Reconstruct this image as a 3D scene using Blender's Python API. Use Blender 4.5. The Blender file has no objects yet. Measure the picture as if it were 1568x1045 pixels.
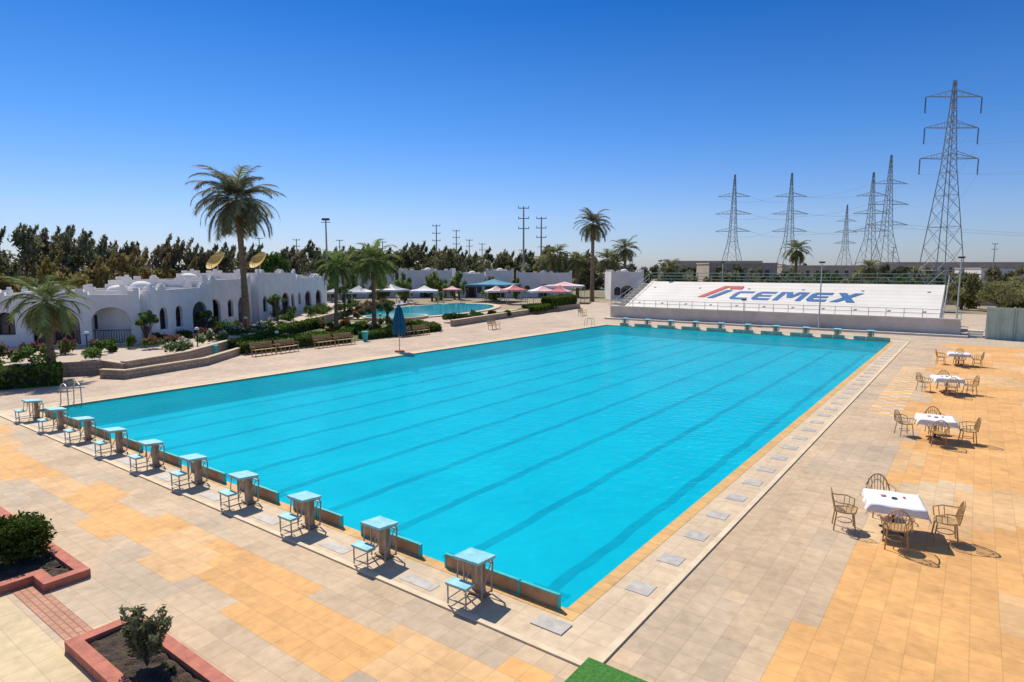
import bpy, bmesh, math, random
import numpy as np
from mathutils import Vector, Matrix
random.seed(7); rng=np.random.default_rng(7)
R=math.radians
scene=bpy.context.scene
# ---------------------------------------------------------------- materials
def nt(name):
    m=bpy.data.materials.new(name); m.use_nodes=True
    t=m.node_tree; b=t.nodes['Principled BSDF']
    return m,t,b
def noise_mix(t,c1,c2,scale,detail=6,lo=.35,hi=.65,vec=None):
    n=t.nodes.new('ShaderNodeTexNoise'); n.inputs['Scale'].default_value=scale; n.inputs['Detail'].default_value=detail
    if vec is None:
        tc=t.nodes.new('ShaderNodeTexCoord'); vec=tc.outputs['Object']
    t.links.new(vec,n.inputs['Vector'])
    r=t.nodes.new('ShaderNodeValToRGB'); r.color_ramp.elements[0].position=lo; r.color_ramp.elements[1].position=hi
    r.color_ramp.elements[0].color=(*c1,1); r.color_ramp.elements[1].color=(*c2,1)
    t.links.new(n.outputs['Fac'],r.inputs['Fac'])
    return n,r
def mat(name,c1,c2=None,rough=.7,scale=3,bump=0.0,metal=0,bscale=None):
    m,t,b=nt(name)
    if c2 is None: c2=tuple(x*.85 for x in c1)
    n,r=noise_mix(t,c1,c2,scale)
    t.links.new(r.outputs[0],b.inputs['Base Color'])
    b.inputs['Roughness'].default_value=rough; b.inputs['Metallic'].default_value=metal
    if bump>0:
        n2=t.nodes.new('ShaderNodeTexNoise'); n2.inputs['Scale'].default_value=bscale or scale*6; n2.inputs['Detail'].default_value=6
        tc=t.nodes.new('ShaderNodeTexCoord'); t.links.new(tc.outputs['Object'],n2.inputs['Vector'])
        bp=t.nodes.new('ShaderNodeBump'); bp.inputs['Strength'].default_value=bump; bp.inputs['Distance'].default_value=.05
        t.links.new(n2.outputs['Fac'],bp.inputs['Height']); t.links.new(bp.outputs[0],b.inputs['Normal'])
    return m
def brick_mat(name,w,h,mortar,stain=.25,offset=0.0,base=None,attr=None,mcol=.55,rough=.8,var=.88,blot=.72):
    m,t,b=nt(name)
    tc=t.nodes.new('ShaderNodeTexCoord')
    br=t.nodes.new('ShaderNodeTexBrick'); br.offset=offset; br.squash=1
    br.inputs['Scale'].default_value=1; br.inputs['Brick Width'].default_value=w; br.inputs['Row Height'].default_value=h
    br.inputs['Mortar Size'].default_value=mortar; br.inputs['Mortar Smooth'].default_value=.1
    br.inputs['Color1'].default_value=(1,1,1,1); br.inputs['Color2'].default_value=(var,var,var,1); br.inputs['Mortar'].default_value=(mcol,mcol,mcol,1)
    t.links.new(tc.outputs['Object'],br.inputs['Vector'])
    n,r=noise_mix(t,(1-stain,)*3,(1.05,)*3,.45,8,.3,.7,tc.outputs['Object'])
    n2,r2=noise_mix(t,(.86,.85,.84),(1.06,1.06,1.06),5,8,.3,.7,tc.outputs['Object'])
    n3,r3=noise_mix(t,(blot,blot*.97,blot*.94),(1,1,1),1.6,10,.28,.46,tc.outputs['Object']); n3.inputs['Roughness'].default_value=.7
    def mul(a,b_):
        x=t.nodes.new('ShaderNodeMix'); x.data_type='RGBA'; x.blend_type='MULTIPLY'; x.inputs[0].default_value=1
        t.links.new(a,x.inputs[6]); t.links.new(b_,x.inputs[7]); return x.outputs[2]
    if attr:
        a=t.nodes.new('ShaderNodeAttribute'); a.attribute_name=attr; src=a.outputs['Color']
    else:
        c=t.nodes.new('ShaderNodeRGB'); c.outputs[0].default_value=(*base,1); src=c.outputs[0]
    o=mul(mul(mul(mul(src,br.outputs['Color']),r.outputs[0]),r2.outputs[0]),r3.outputs[0])
    t.links.new(o,b.inputs['Base Color']); b.inputs['Roughness'].default_value=rough
    bp=t.nodes.new('ShaderNodeBump'); bp.inputs['Strength'].default_value=.25; bp.inputs['Distance'].default_value=.02
    t.links.new(br.outputs['Fac'],bp.inputs['Height']); bp.invert=True; t.links.new(bp.outputs[0],b.inputs['Normal'])
    return m
def leaf_mat(name,trn):
    m=bpy.data.materials.new(name); m.use_nodes=True; t=m.node_tree; t.nodes.clear()
    o=t.nodes.new('ShaderNodeOutputMaterial'); a=t.nodes.new('ShaderNodeAttribute'); a.attribute_name='col'
    d=t.nodes.new('ShaderNodeBsdfDiffuse'); t.links.new(a.outputs['Color'],d.inputs[0])
    if trn>0:
        tr=t.nodes.new('ShaderNodeBsdfTranslucent'); mx=t.nodes.new('ShaderNodeMixShader'); mx.inputs[0].default_value=trn
        t.links.new(a.outputs['Color'],tr.inputs[0])
        t.links.new(d.outputs[0],mx.inputs[1]); t.links.new(tr.outputs[0],mx.inputs[2]); t.links.new(mx.outputs[0],o.inputs[0])
    else: t.links.new(d.outputs[0],o.inputs[0])
    return m
M={}
M['leaf']=leaf_mat('foliage',.38)
M['white']=mat('white_plaster',(.86,.83,.80),(.77,.74,.71),.85,1.2,.15,bscale=8)
M['white_far']=mat('white_plaster_far',(.84,.80,.77),(.74,.70,.67),.9,.5)
M['standwhite']=mat('stand_white_paint',(.80,.75,.68),(.72,.67,.60),.7,.35)
M['standwall']=mat('stand_wall_render',(.68,.60,.52),(.56,.49,.42),.85,.8,.1)
M['roof']=mat('roof_screed',(.55,.48,.4),(.44,.38,.3),.9,.6)
M['stone']=brick_mat('rubble_stone',.45,.2,.02,.3,.5,base=(.60,.45,.31))
M['brown']=mat('maroon_door',(.12,.05,.045),(.07,.03,.03),.5,4)
M['dark']=mat('window_dark',(.03,.035,.045),(.05,.055,.07),.15,2)
M['metal']=mat('galvanised_steel',(.45,.43,.40),(.34,.32,.30),.45,4,metal=.5)
M['pylon']=mat('pylon_steel',(.34,.38,.40),(.26,.30,.32),.6,1,metal=.1)
M['rail']=mat('rail_paint',(.50,.53,.52),(.40,.42,.42),.5,4)
M['greenrail']=mat('green_rail',(.16,.26,.22),(.12,.20,.17),.5,4)
M['wire']=mat('power_cable',(.22,.25,.28),(.20,.22,.25),.6,1)
M['blocktop']=mat('block_top_blue',(.32,.66,.70),(.18,.50,.56),.5,5,.1)
M['blockbody']=mat('block_body_timber',(.48,.33,.20),(.30,.20,.115),.7,6,.2)
M['teal']=mat('teal_paint',(.04,.50,.48),(.03,.38,.38),.5,6)
M['board']=mat('end_board',(.52,.31,.17),(.34,.20,.11),.7,3,.15)
M['farboard']=mat('far_end_board',(.60,.49,.36),(.48,.38,.28),.7,3,.15)
M['coping']=brick_mat('coping_stone',.6,.6,.010,.18,0,base=(.70,.54,.36),mcol=.8,var=.94,blot=.8)
M['rim']=mat('coping_rim',(.76,.61,.42),(.64,.51,.34),.8,3)
M['lip']=brick_mat('coping_lip',.3,.3,.012,.15,0,base=(.74,.44,.16),mcol=.75)
M['plate']=mat('drain_plate',(.54,.49,.43),(.40,.37,.33),.6,6)
M['redborder']=mat('red_planter_paint',(.56,.19,.12),(.40,.125,.085),.85,5,.3)
M['redpave']=brick_mat('red_paver',.2,.1,.012,.3,.5,base=(.58,.28,.17))
M['soil']=mat('soil',(.105,.065,.04),(.035,.025,.018),.95,6,.8)
M['mat']=mat('green_mat',(.07,.24,.03),(.035,.15,.02),.95,20,.4,bscale=150)
M['cloth']=mat('table_cloth',(.82,.81,.80),(.74,.73,.74),.8,3)
M['cane']=mat('cane',(.56,.37,.16),(.36,.22,.09),.5,12)
M['darkmetal']=mat('dark_metal',(.05,.04,.04),(.03,.03,.03),.5,4)
M['trunk']=mat('palm_trunk',(.34,.22,.13),(.16,.10,.06),.95,8,.9,bscale=14)
M['bark']=mat('bark',(.14,.10,.075),(.08,.06,.04),.95,5,.5)
M['grass']=mat('lawn',(.08,.13,.025),(.13,.14,.045),.95,1.5,.6,bscale=30)
M['canvaswhite']=mat('canvas_white',(.76,.75,.74),(.66,.65,.64),.8,1)
M['canvasgrey']=mat('canvas_grey',(.46,.48,.52),(.35,.38,.42),.8,1)
M['canvasred']=mat('canvas_red',(.72,.20,.19),(.58,.14,.14),.8,1)
M['canvaspink']=mat('canvas_pink',(.80,.50,.48),(.70,.40,.39),.8,1)
M['canvasblue']=mat('canvas_blue',(.06,.28,.40),(.05,.20,.32),.8,1)
M['parasol']=mat('parasol_canvas',(.02,.12,.20),(.015,.08,.14),.8,3)
M['dish']=mat('dish_ochre',(.80,.50,.10),(.66,.40,.07),.6,3)
M['corr']=mat('green_sheet',(.48,.60,.50),(.39,.50,.41),.5,1.5)
M['logoblue']=mat('logo_blue',(.02,.11,.32),(.03,.15,.38),.6,2)
M['logored']=mat('logo_red',(.62,.06,.06),(.54,.06,.06),.6,2)
M['concrete']=mat('concrete_pole',(.35,.33,.31),(.26,.25,.24),.9,2)
M['tanwall']=mat('tan_wall',(.54,.43,.34),(.46,.36,.28),.9,.3)
# ---------------------------------------------------------------- mesh builder
class MB:
    def __init__(s): s.v=[];s.f=[];s.m=[];s.mats=[]
    def mi(s,m):
        m=M[m] if isinstance(m,str) else m
        if m not in s.mats: s.mats.append(m)
        return s.mats.index(m)
    def add(s,vs,fs,m):
        o=len(s.v); s.v+= [tuple(v) for v in vs]; k=s.mi(m)
        for f in fs: s.f.append(tuple(i+o for i in f)); s.m.append(k)
    def box(s,c,d,m,rz=0,rx=0):
        x,y,z=d[0]/2,d[1]/2,d[2]/2
        rot=Matrix.Rotation(rz,3,'Z')@Matrix.Rotation(rx,3,'X'); c=Vector(c)
        vs=[c+rot@Vector((a*x,b*y,e*z)) for a in(-1,1) for b in(-1,1) for e in(-1,1)]
        s.add(vs,[(0,1,3,2),(4,6,7,5),(0,4,5,1),(2,3,7,6),(0,2,6,4),(1,5,7,3)],m)
    def b2(s,x0,x1,y0,y1,z0,z1,m): s.box(((x0+x1)/2,(y0+y1)/2,(z0+z1)/2),(x1-x0,y1-y0,z1-z0),m)
    def tube(s,pts,r,m,n=6,closed=False):
        pts=[Vector(p) for p in pts]
        if closed: pts=pts+[pts[0]]
        rs=r if isinstance(r,(list,tuple)) else [r]*len(pts)
        rings=[]
        for i,p in enumerate(pts):
            a=pts[max(i-1,0)]; b=pts[min(i+1,len(pts)-1)]
            if closed and i in(0,len(pts)-1): a=pts[-2]; b=pts[1]
            d=(b-a).normalized(); up=Vector((0,0,1)) if abs(d.z)<.9 else Vector((1,0,0))
            u=d.cross(up).normalized(); w=d.cross(u).normalized()
            rings.append([p+(u*math.cos(2*math.pi*k/n)+w*math.sin(2*math.pi*k/n))*rs[i] for k in range(n)])
        vs=[q for rg in rings for q in rg]; fs=[]
        for i in range(len(rings)-1):
            for k in range(n):
                fs.append((i*n+k,i*n+(k+1)%n,(i+1)*n+(k+1)%n,(i+1)*n+k))
        fs.append(tuple(range(n))); fs.append(tuple((len(rings)-1)*n+k for k in range(n))[::-1])
        s.add(vs,fs,m)
    def dome(s,c,r,hz,m,n=14,rings=5):
        vs=[];fs=[]
        for i in range(rings):
            a=math.pi/2*i/rings
            for k in range(n):
                t=2*math.pi*k/n; vs.append((c[0]+r*math.cos(a)*math.cos(t),c[1]+r*math.cos(a)*math.sin(t),c[2]+hz*math.sin(a)))
        vs.append((c[0],c[1],c[2]+hz))
        for i in range(rings-1):
            for k in range(n): fs.append((i*n+k,i*n+(k+1)%n,(i+1)*n+(k+1)%n,(i+1)*n+k))
        for k in range(n): fs.append(((rings-1)*n+k,(rings-1)*n+(k+1)%n,len(vs)-1))
        s.add(vs,fs,m)
    def prism(s,poly,z0,z1,m,mtop=None):
        n=len(poly); vs=[(p[0],p[1],z0) for p in poly]+[(p[0],p[1],z1) for p in poly]
        ar=sum(poly[i][0]*poly[(i+1)%n][1]-poly[(i+1)%n][0]*poly[i][1] for i in range(n))
        s.add(vs,[(i,(i+1)%n,n+(i+1)%n,n+i) for i in range(n)],m); 
        s.add([(p[0],p[1],z1) for p in poly],[tuple(range(n)) if ar>0 else tuple(range(n-1,-1,-1))],mtop or m)
    def mesh(s,name,smooth=False):
        me=bpy.data.meshes.new(name); me.from_pydata(s.v,[],s.f)
        for m in s.mats: me.materials.append(m)
        me.polygons.foreach_set('material_index',s.m)
        if smooth: me.polygons.foreach_set('use_smooth',[True]*len(s.f))
        me.update(); return me
    def build(s,name,loc=(0,0,0),rz=0,parent=None,smooth=False,sc=1):
        return place(s.mesh(name,smooth),name,loc,rz,parent,sc)
def place(me,name,loc=(0,0,0),rz=0,parent=None,sc=1):
    o=bpy.data.objects.new(name,me); scene.collection.objects.link(o)
    o.location=loc; o.rotation_euler=(0,0,rz); o.scale=(sc,sc,sc)
    if parent: o.parent=parent
    return o
def empty(name,loc=(0,0,0),rz=0):
    return place(None,name,loc,rz)
# foliage -------------------------------------------------------
def unit(n):
    v=rng.normal(size=(n,3)); return v/np.linalg.norm(v,axis=1)[:,None]
class Fol:
    def __init__(s): s.c=[];s.a=[];s.b=[];s.col=[]
    def leaves(s,C,size,col,stretch=1.8,up=0.0):
        n=len(C); a=unit(n); a[:,2]+=up; a/=np.linalg.norm(a,axis=1)[:,None]
        b=np.cross(a,unit(n)); b/=np.linalg.norm(b,axis=1)[:,None]+1e-9
        sz=size*rng.uniform(.6,1.3,n)[:,None]
        s.c.append(C); s.a.append(a*sz*stretch*.5); s.b.append(b*sz*.5)
        cc=np.array(col)[None,:]*rng.uniform(.7,1.3,n)[:,None] if np.ndim(col)==1 else col
        s.col.append(cc)
    def clump(s,c,r,n,size,col,stretch=1.8,up=0,shade=True):
        d=unit(n); rad=rng.random(n)**.45
        P=np.array(c)+d*rad[:,None]*np.array(r)
        k=rng.uniform(.65,1.25)
        cc=np.array(col)[None,:]*k*rng.uniform(.75,1.25,n)[:,None]
        s.leaves(P,size,cc,stretch,up)
    def hedge(s,p0,p1,w,h,z0,size,col,dens=60,ctop=None):
        p0=np.array(p0,float);p1=np.array(p1,float); L=np.linalg.norm(p1-p0); d=(p1-p0)/L; nn=np.array([-d[1],d[0]])
        n=int(dens*(L*w+2*L*h+2*w*h)); t=rng.random(n)*L; face=rng.random(n)*(w+2*h)
        lat=np.where(face<w,rng.uniform(-w/2,w/2,n),np.where(face<w+h,-w/2,w/2)); zz=np.where(face<w,h,rng.uniform(0,h,n))
        lat=lat+rng.normal(0,.05,n); zz=zz+rng.normal(0,.05,n)+.06*np.sin(t*2.1+p0[0])
        e=rng.random(n)<(2*w*h)/(L*w+2*L*h+2*w*h); t=np.where(e,np.where(rng.random(n)<.5,0,L),t); lat=np.where(e,rng.uniform(-w/2,w/2,n),lat); zz=np.where(e,rng.uniform(0,h,n),zz)
        P=np.zeros((n,3)); P[:,0]=p0[0]+d[0]*t+nn[0]*lat; P[:,1]=p0[1]+d[1]*t+nn[1]*lat; P[:,2]=z0+zz
        s.leaves(P,size,np.array(col)[None,:]*rng.uniform(.55,1.4,n)[:,None])
    def build(s,name,parent=None,loc=(0,0,0),rz=0,sc=1):
        return place(s.mesh(name),name,loc,rz,parent,sc)
    def mesh(s,name):
        C=np.concatenate(s.c);A=np.concatenate(s.a);B=np.concatenate(s.b);K=np.concatenate(s.col); n=len(C)
        V=np.stack([C-A,C+B,C+A,C-B],1).reshape(-1,3)
        me=bpy.data.meshes.new(name); me.vertices.add(n*4); me.vertices.foreach_set('co',V.ravel())
        me.loops.add(n*4); me.loops.foreach_set('vertex_index',np.arange(n*4)); me.polygons.add(n)
        me.polygons.foreach_set('loop_start',np.arange(n)*4); me.polygons.foreach_set('loop_total',np.full(n,4))
        me.update(); me.validate()
        at=me.attributes.new('col','FLOAT_COLOR','FACE'); at.data.foreach_set('color',np.concatenate([np.clip(K,0,1),np.ones((n,1))],1).ravel())
        me.materials.append(M['leaf']); return me
# ---------------------------------------------------------------- ground
W=25.8; L=50.0
g=MB(); xs=[-3000,-W,0,3000]; ys=[-3000,0,L,3000]
vs=[(x,y,-.02) for y in ys for x in xs]; fs=[]
for j in range(3):
    for i in range(3):
        if i==1 and j==1: continue
        fs.append((j*4+i,j*4+i+1,j*4+5+i,j*4+4+i))
M['ground']=mat('dry_ground',(.38,.28,.18),(.17,.165,.08),.95,.02,.3,bscale=.6)
g.add(vs,fs,'ground'); g.build('ground')
# paving
cs=.4; M['tile']=brick_mat('paving_tiles',.4,.4,.008,.20,0,attr='col',mcol=.80,var=.95,blot=.78)
X0,X1,Y0,Y1=-124,100,-35,232
nx=X1-X0; ny=Y1-Y0
V=[((X0+i)*cs,(Y0+j)*cs,0) for j in range(ny+1) for i in range(nx+1)]
F=[];C=[]
jag={}
def jg(k,a):
    if k not in jag: jag[k]=random.choice([-1,0,0,1])*a
    return jag[k]
BE=(.65,.475,.30);GR=(.60,.455,.31);OR=(.82,.44,.15);OR2=(.80,.49,.225);CR=(.70,.55,.32);PK=(.60,.44,.32)
def lown(x,y): return math.sin(x*.9+1.3*math.sin(y*.35))*math.sin(y*.55+.8*math.sin(x*.7))
for j in range(ny):
    for i in range(nx):
        x=(X0+i+.5)*cs;y=(Y0+j+.5)*cs
        if -26.8<x<1.2 and -1.2<y<51.2: continue
        F.append((j*(nx+1)+i,j*(nx+1)+i+1,(j+1)*(nx+1)+i+1,(j+1)*(nx+1)+i))
        c=BE
        q=lown(x,y)
        if q>.35: c=GR
        if y<-5.6: c=CR
        elif y<-1.2 and x<.8:
            a=jg(('n',int(x//2)),.4); b=jg(('m',int(x//1.6)),.4)
            if -3.6+b<y<-2.0+a: c=OR if q<.5 else OR2
        elif x<-26.8: c=PK if q<.2 else (.56,.42,.30)
        elif x>3.6+jg(('r',int(y//2)),.4):
            c=OR if q<.45 else OR2
            if lown(x*.7+9,y*.5+3)>.72: c=(.74,.53,.31)
        elif 2.0<x<3.2 and 20<y<36: c=OR if (i+j)%2 else (.72,.58,.42)
        if y>51.2 : c=(.60,.47,.34)
        k=random.uniform(.95,1.05)*(random.choice([.93,1,1,1,1]))
        C+= [c[0]*k,c[1]*k,c[2]*k,1]
me=bpy.data.meshes.new('pool_deck'); me.from_pydata(V,[],F); at=me.attributes.new('col','FLOAT_COLOR','FACE'); at.data.foreach_set('color',C); me.materials.append(M['tile'])
place(me,'pool_deck_paving')
# coping
g=MB(); z0,z1=-.25,.03
g.b2(0,1.1,-1.1,51.1,z0,z1,'coping'); g.b2(-26.7,-W,-1.1,51.1,z0,z1,'coping'); g.b2(-W,0,-1.1,0,z0,z1,'coping'); g.b2(-W,0,L,51.1,z0,z1,'coping')
g.b2(1.1,1.22,-1.22,51.22,-.1,z1+.004,'rim'); g.b2(-26.82,-26.7,-1.22,51.22,-.1,z1+.004,'rim'); g.b2(-26.7,1.1,-1.22,-1.1,-.1,z1+.004,'rim'); g.b2(-26.7,1.1,51.1,51.22,-.1,z1+.004,'rim')
g.b2(.0,.28,.0,L,z1-.01,z1+.006,'lip'); g.b2(-W,.28,-.28,-.003,z1-.01,z1+.006,'lip'); g.b2(-W-.2,-W,0,L,z1-.01,z1+.006,'rim')
y=1.2
while y<50: g.b2(.5,.95,y,y+.42,z1-.01,z1+.010,'plate'); y+=1.42
g.b2(-.25,.35,-.75,-.4,z1-.01,z1+.02,'plate')
x=-2.6
while x>-25.8:
    g.b2(x-.5,x+.3,-.98,-.72,z1-.01,z1+.008,'plate'); x-=2.49
g.build('pool_coping')
# pool basin
def pool_mat(name,c,c2):
    m,t,b=nt(name); n,r=noise_mix(t,c,c2,1.3,5,.35,.65); t.links.new(r.outputs[0],b.inputs['Base Color']); b.inputs['Roughness'].default_value=.6; return m
M['basin']=pool_mat('pool_basin_paint',(.006,.66,.82),(.006,.58,.74))  # lighter mottling painted into the floor colour as faint caustic light
M['basinline']=pool_mat('pool_lane_paint',(.003,.13,.30),(.006,.22,.40))
M['basinwall']=brick_mat('pool_wall_tile',.2,.2,.01,.1,0,base=(.04,.60,.68))
g=MB(); D=-.95
g.add([(-W,0,D),(0,0,D),(0,L,D),(-W,L,D)],[(0,1,2,3)],'basin')
g.add([(-W,0,D),(0,0,D),(0,L,D),(-W,L,D),(-W,0,-.25),(0,0,-.25),(0,L,-.25),(-W,L,-.25)],[(0,4,5,1),(1,5,6,2),(2,6,7,3),(3,7,4,0)],'basinwall')
for k in range(10):
    xc=-1.55-2.49*k
    N=80; V=[];F=[]
    for i in range(N+1):
        yy=1.8+46.4*i/N; o=.03*math.sin(yy*1.7+k)+.02*math.sin(yy*4.1+2*k)
        V+= [(xc-.14+o,yy,D+.006),(xc+.14+o+.015*math.sin(yy*6),yy,D+.006)]
    for i in range(N): F.append((2*i,2*i+1,2*i+3,2*i+2))
    g.add(V,F,'basinline')
    for yy in(1.8,48.2): g.add([(xc-.45,yy-.15,D+.012),(xc+.45,yy-.15,D+.012),(xc+.45,yy+.15,D+.012),(xc-.45,yy+.15,D+.012)],[(0,1,2,3)],'basinline')
g.build('pool_basin')
def water_mat(name,tint,scale,bst,turb=.5):
    m=bpy.data.materials.new(name); m.use_nodes=True; t=m.node_tree; t.nodes.clear()
    o=t.nodes.new('ShaderNodeOutputMaterial'); tr=t.nodes.new('ShaderNodeBsdfTransparent'); tr.inputs[0].default_value=(*tint,1)
    gl=t.nodes.new('ShaderNodeBsdfGlossy'); gl.inputs['Roughness'].default_value=.06
    fr=t.nodes.new('ShaderNodeFresnel'); fr.inputs[0].default_value=1.33; mx=t.nodes.new('ShaderNodeMixShader')
    tc=t.nodes.new('ShaderNodeTexCoord'); n=t.nodes.new('ShaderNodeTexNoise'); n.inputs['Scale'].default_value=scale; n.inputs['Detail'].default_value=4
    t.links.new(tc.outputs['Object'],n.inputs['Vector']); bp=t.nodes.new('ShaderNodeBump'); bp.inputs['Strength'].default_value=bst; bp.inputs['Distance'].default_value=.07
    df=t.nodes.new('ShaderNodeBsdfDiffuse'); n2,r2=noise_mix(t,(.001,.49,.64),(.003,.62,.74),.35,8,.3,.7,tc.outputs['Object']); t.links.new(r2.outputs[0],df.inputs[0])  # tone variation in the water colour stands in for ripple highlights
    t.links.new(bp.outputs[0],df.inputs['Normal'])
    m2=t.nodes.new('ShaderNodeMixShader'); m2.inputs[0].default_value=turb; t.links.new(tr.outputs[0],m2.inputs[1]); t.links.new(df.outputs[0],m2.inputs[2])
    ml=t.nodes.new('ShaderNodeMath'); ml.operation='MULTIPLY'; ml.inputs[1].default_value=.48; t.links.new(fr.outputs[0],ml.inputs[0])
    t.links.new(n.outputs['Fac'],bp.inputs['Height']); t.links.new(bp.outputs[0],gl.inputs['Normal']); t.links.new(bp.outputs[0],fr.inputs['Normal'])
    t.links.new(ml.outputs[0],mx.inputs[0]); t.links.new(m2.outputs[0],mx.inputs[1]); t.links.new(gl.outputs[0],mx.inputs[2]); t.links.new(mx.outputs[0],o.inputs[0]); return m
M['water']=water_mat('pool_water',(.33,.93,.98),2.6,.75,.48)
g=MB(); g.add([(-W,0,-.05),(0,0,-.05),(0,L,-.05),(-W,L,-.05)],[(0,1,2,3)],'water'); g.build('swimming_pool_water')
# ---------------------------------------------------------------- end boards
def endboards(name,y,bm_):
    g=MB()
    for k in range(10):
        xa=-.95-2.49*k
        segs=[(xa-1.75,xa-.9),(xa-.82,xa+.02)] if k<9 else [(xa-.9,xa)]
        for a,b in segs:
            g.b2(a,b,y-.025,y+.025,.035,.28,bm_)
            for q in(a,b): g.b2(q-.025,q+.025,y-.035,y+.035,.03,.305,'teal')
            g.b2(a+.025,b-.025,y-.03,y+.03,.282,.31,'teal')
            g.b2(a+.025,b-.025,y-.032,y-.026,.036,.055,'teal')
    g.b2(-.93,-.1,y-.024,y+.024,.035,.28,bm_); g.b2(-.12,-.08,y-.035,y+.035,.03,.31,'teal'); g.b2(-.93,-.12,y-.03,y+.03,.282,.305,'teal')
    g.build(name)
endboards('pool_end_board',-.10,'board'); endboards('pool_end_board',50.12,'farboard')
# starting block
g=MB()
g.box((0,0,.74),(.56,.52,.045),'blocktop',rx=R(-5)); g.box((0,0,.705),(.52,.48,.03),'blockbody',rx=R(-5))
g.box((0,.12,.36),(.24,.10,.66),'blockbody'); g.box((0,.12,.045),(.36,.24,.03),'blockbody')
for sx in(-.2,.2):
    g.tube([(sx,-.2,.70),(sx,-.24,.4),(sx,-.5,.38),(sx,-.5,.03)],.018,'metal'); g.tube([(sx,-.05,.70),(sx,-.05,.03)],.018,'metal'); g.tube([(sx,-.5,.12),(sx,.05,.12)],.014,'metal')
    g.tube([(sx,.22,.72),(sx*.9,.30,.55),(sx,.24,.03)],.018,'metal')
    g.tube([(sx,-.05,.12),(sx,.22,.6)],.012,'metal')
g.box((0,-.42,.41),(.46,.24,.035),'blocktop'); g.box((0,-.42,.385),(.44,.22,.02),'blockbody')
g.tube([(-.2,-.5,.12),(.2,-.5,.12)],.014,'metal'); g.tube([(-.2,.30,.55),(.2,.30,.55)],.016,'metal')
bm=g.mesh('starting_block')
for k in range(10):
    place(bm,'starting_block',(-1.55-2.49*k,-.62,.03),R(random.uniform(-2,2)))
for k in range(10):
    place(bm,'starting_block',(-1.55-2.49*k,50.65,.03),R(180+random.uniform(-2,2)))
# ladder
def ladder(loc,rz):
    g=MB()
    for s in(-.25,.25):
        pts=[(s,-.75,0)]+[(s,-.3-.4*math.cos(a),.6+.3*math.sin(a)) for a in [math.pi*i/8 for i in range(9)]]+[(s,.12,-.7)]
        g.tube(pts,.022,'metal')
    for z in(-.15,-.4,-.65): g.box((0,.12,z),(.5,.1,.03),'metal')
    g.build('pool_ladder',loc,rz)
ladder((-W-.05,1.4,.03),R(-90)); ladder((-W-.05,47,.03),R(-90))
# ---------------------------------------------------------------- tables/chairs
def chair_mesh():
    g=MB(); r=.014
    n=14
    g.tube([(.24*math.cos(2*math.pi*i/n),.23*math.sin(2*math.pi*i/n),.44) for i in range(n)],.016,'cane',closed=True)
    g.tube([(.17*math.cos(2*math.pi*i/n),.16*math.sin(2*math.pi*i/n),.2) for i in range(n)],.010,'cane',closed=True)
    g.add([(.22*math.cos(2*math.pi*i/n),.21*math.sin(2*math.pi*i/n),.445) for i in range(n)],[tuple(range(n))],'cane')
    for sx in(-1,1):
        for sy in(-1,1): g.tube([(sx*.18,sy*.17,.44),(sx*.21,sy*.22,0)],.016,'cane')
        g.tube([(sx*.21,.2,.44),(sx*.30,.22,.62),(sx*.31,.05,.68),(sx*.29,-.15,.68),(sx*.24,-.25,.70)],r,'cane')
        g.tube([(sx*.26,.0,.45),(sx*.31,.02,.66)],.009,'cane'); g.tube([(sx*.25,.1,.45),(sx*.31,.12,.65)],.009,'cane')
    hoop=[(.26*math.cos(a),-.2-.10*math.sin(a),.46+.46*math.sin(a)) for a in [math.pi*i/12 for i in range(13)]]
    g.tube(hoop,.017,'cane')
    hoop=[(.16*math.cos(a),-.21-.08*math.sin(a),.46+.33*math.sin(a)) for a in [math.pi*i/10 for i in range(11)]]
    g.tube(hoop,.010,'cane')
    for k in range(-3,4):
        x=k*.06; zt=.46+.46*math.sqrt(max(0,1-(x/.26)**2)); g.tube([(x,-.2,.45),(x*1.1,-.2-.1*(zt-.46)/.46,zt)],.008,'cane')
    return g.mesh('cane_armchair')
cm=chair_mesh()
def cloth_mesh():
    g=MB(); N=32; s=.53; V=[];F=[]
    m=N+1; ext=.74
    for j in range(m):
        for i in range(m):
            u=-ext+2*ext*i/N; v=-ext+2*ext*j/N
            cu=max(-s,min(s,u)); cv=max(-s,min(s,v)); du=abs(u)-s if abs(u)>s else 0; dv=abs(v)-s if abs(v)>s else 0
            dr=max(du,dv); corner=min(du,dv)
            out=.02+dr*(.10+.16*math.sin(u*15)*math.sin(v*13))+.2*corner
            x=cu+(math.copysign(out,u) if du>0 else 0); y=cv+(math.copysign(out,v) if dv>0 else 0)
            z=.76-dr*.85-(corner*.35)+(.005*math.sin(u*9+v*4)+.004*math.sin(u*3-v*7) if dr==0 else 0)
            V.append((x,y,z))
    for j in range(N):
        for i in range(N): F.append((j*m+i,j*m+i+1,(j+1)*m+i+1,(j+1)*m+i))
    g.add(V,F,'cloth'); return g.mesh('table_cloth',True)
clm=cloth_mesh()
g=MB(); g.tube([(0,0,.72),(0,0,.04)],.04,'darkmetal',8); g.box((0,0,.733),(1.0,1.0,.03),'darkmetal')
for a in range(4): g.tube([(0,0,.1),(.32*math.cos(a*1.57+.78),.32*math.sin(a*1.57+.78),.02)],.022,'darkmetal')
tbm=g.mesh('pedestal')
g=MB(); g.tube([(0,0,.765),(0,0,.785)],.06,'dark',10); g.tube([(.2,.1,.765),(.2,.1,.80)],.025,'canvasred',8); g.box((-.2,.12,.772),(.10,.07,.012),'canvasred',.4); stm=g.mesh('tableware')
ti=0
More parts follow.
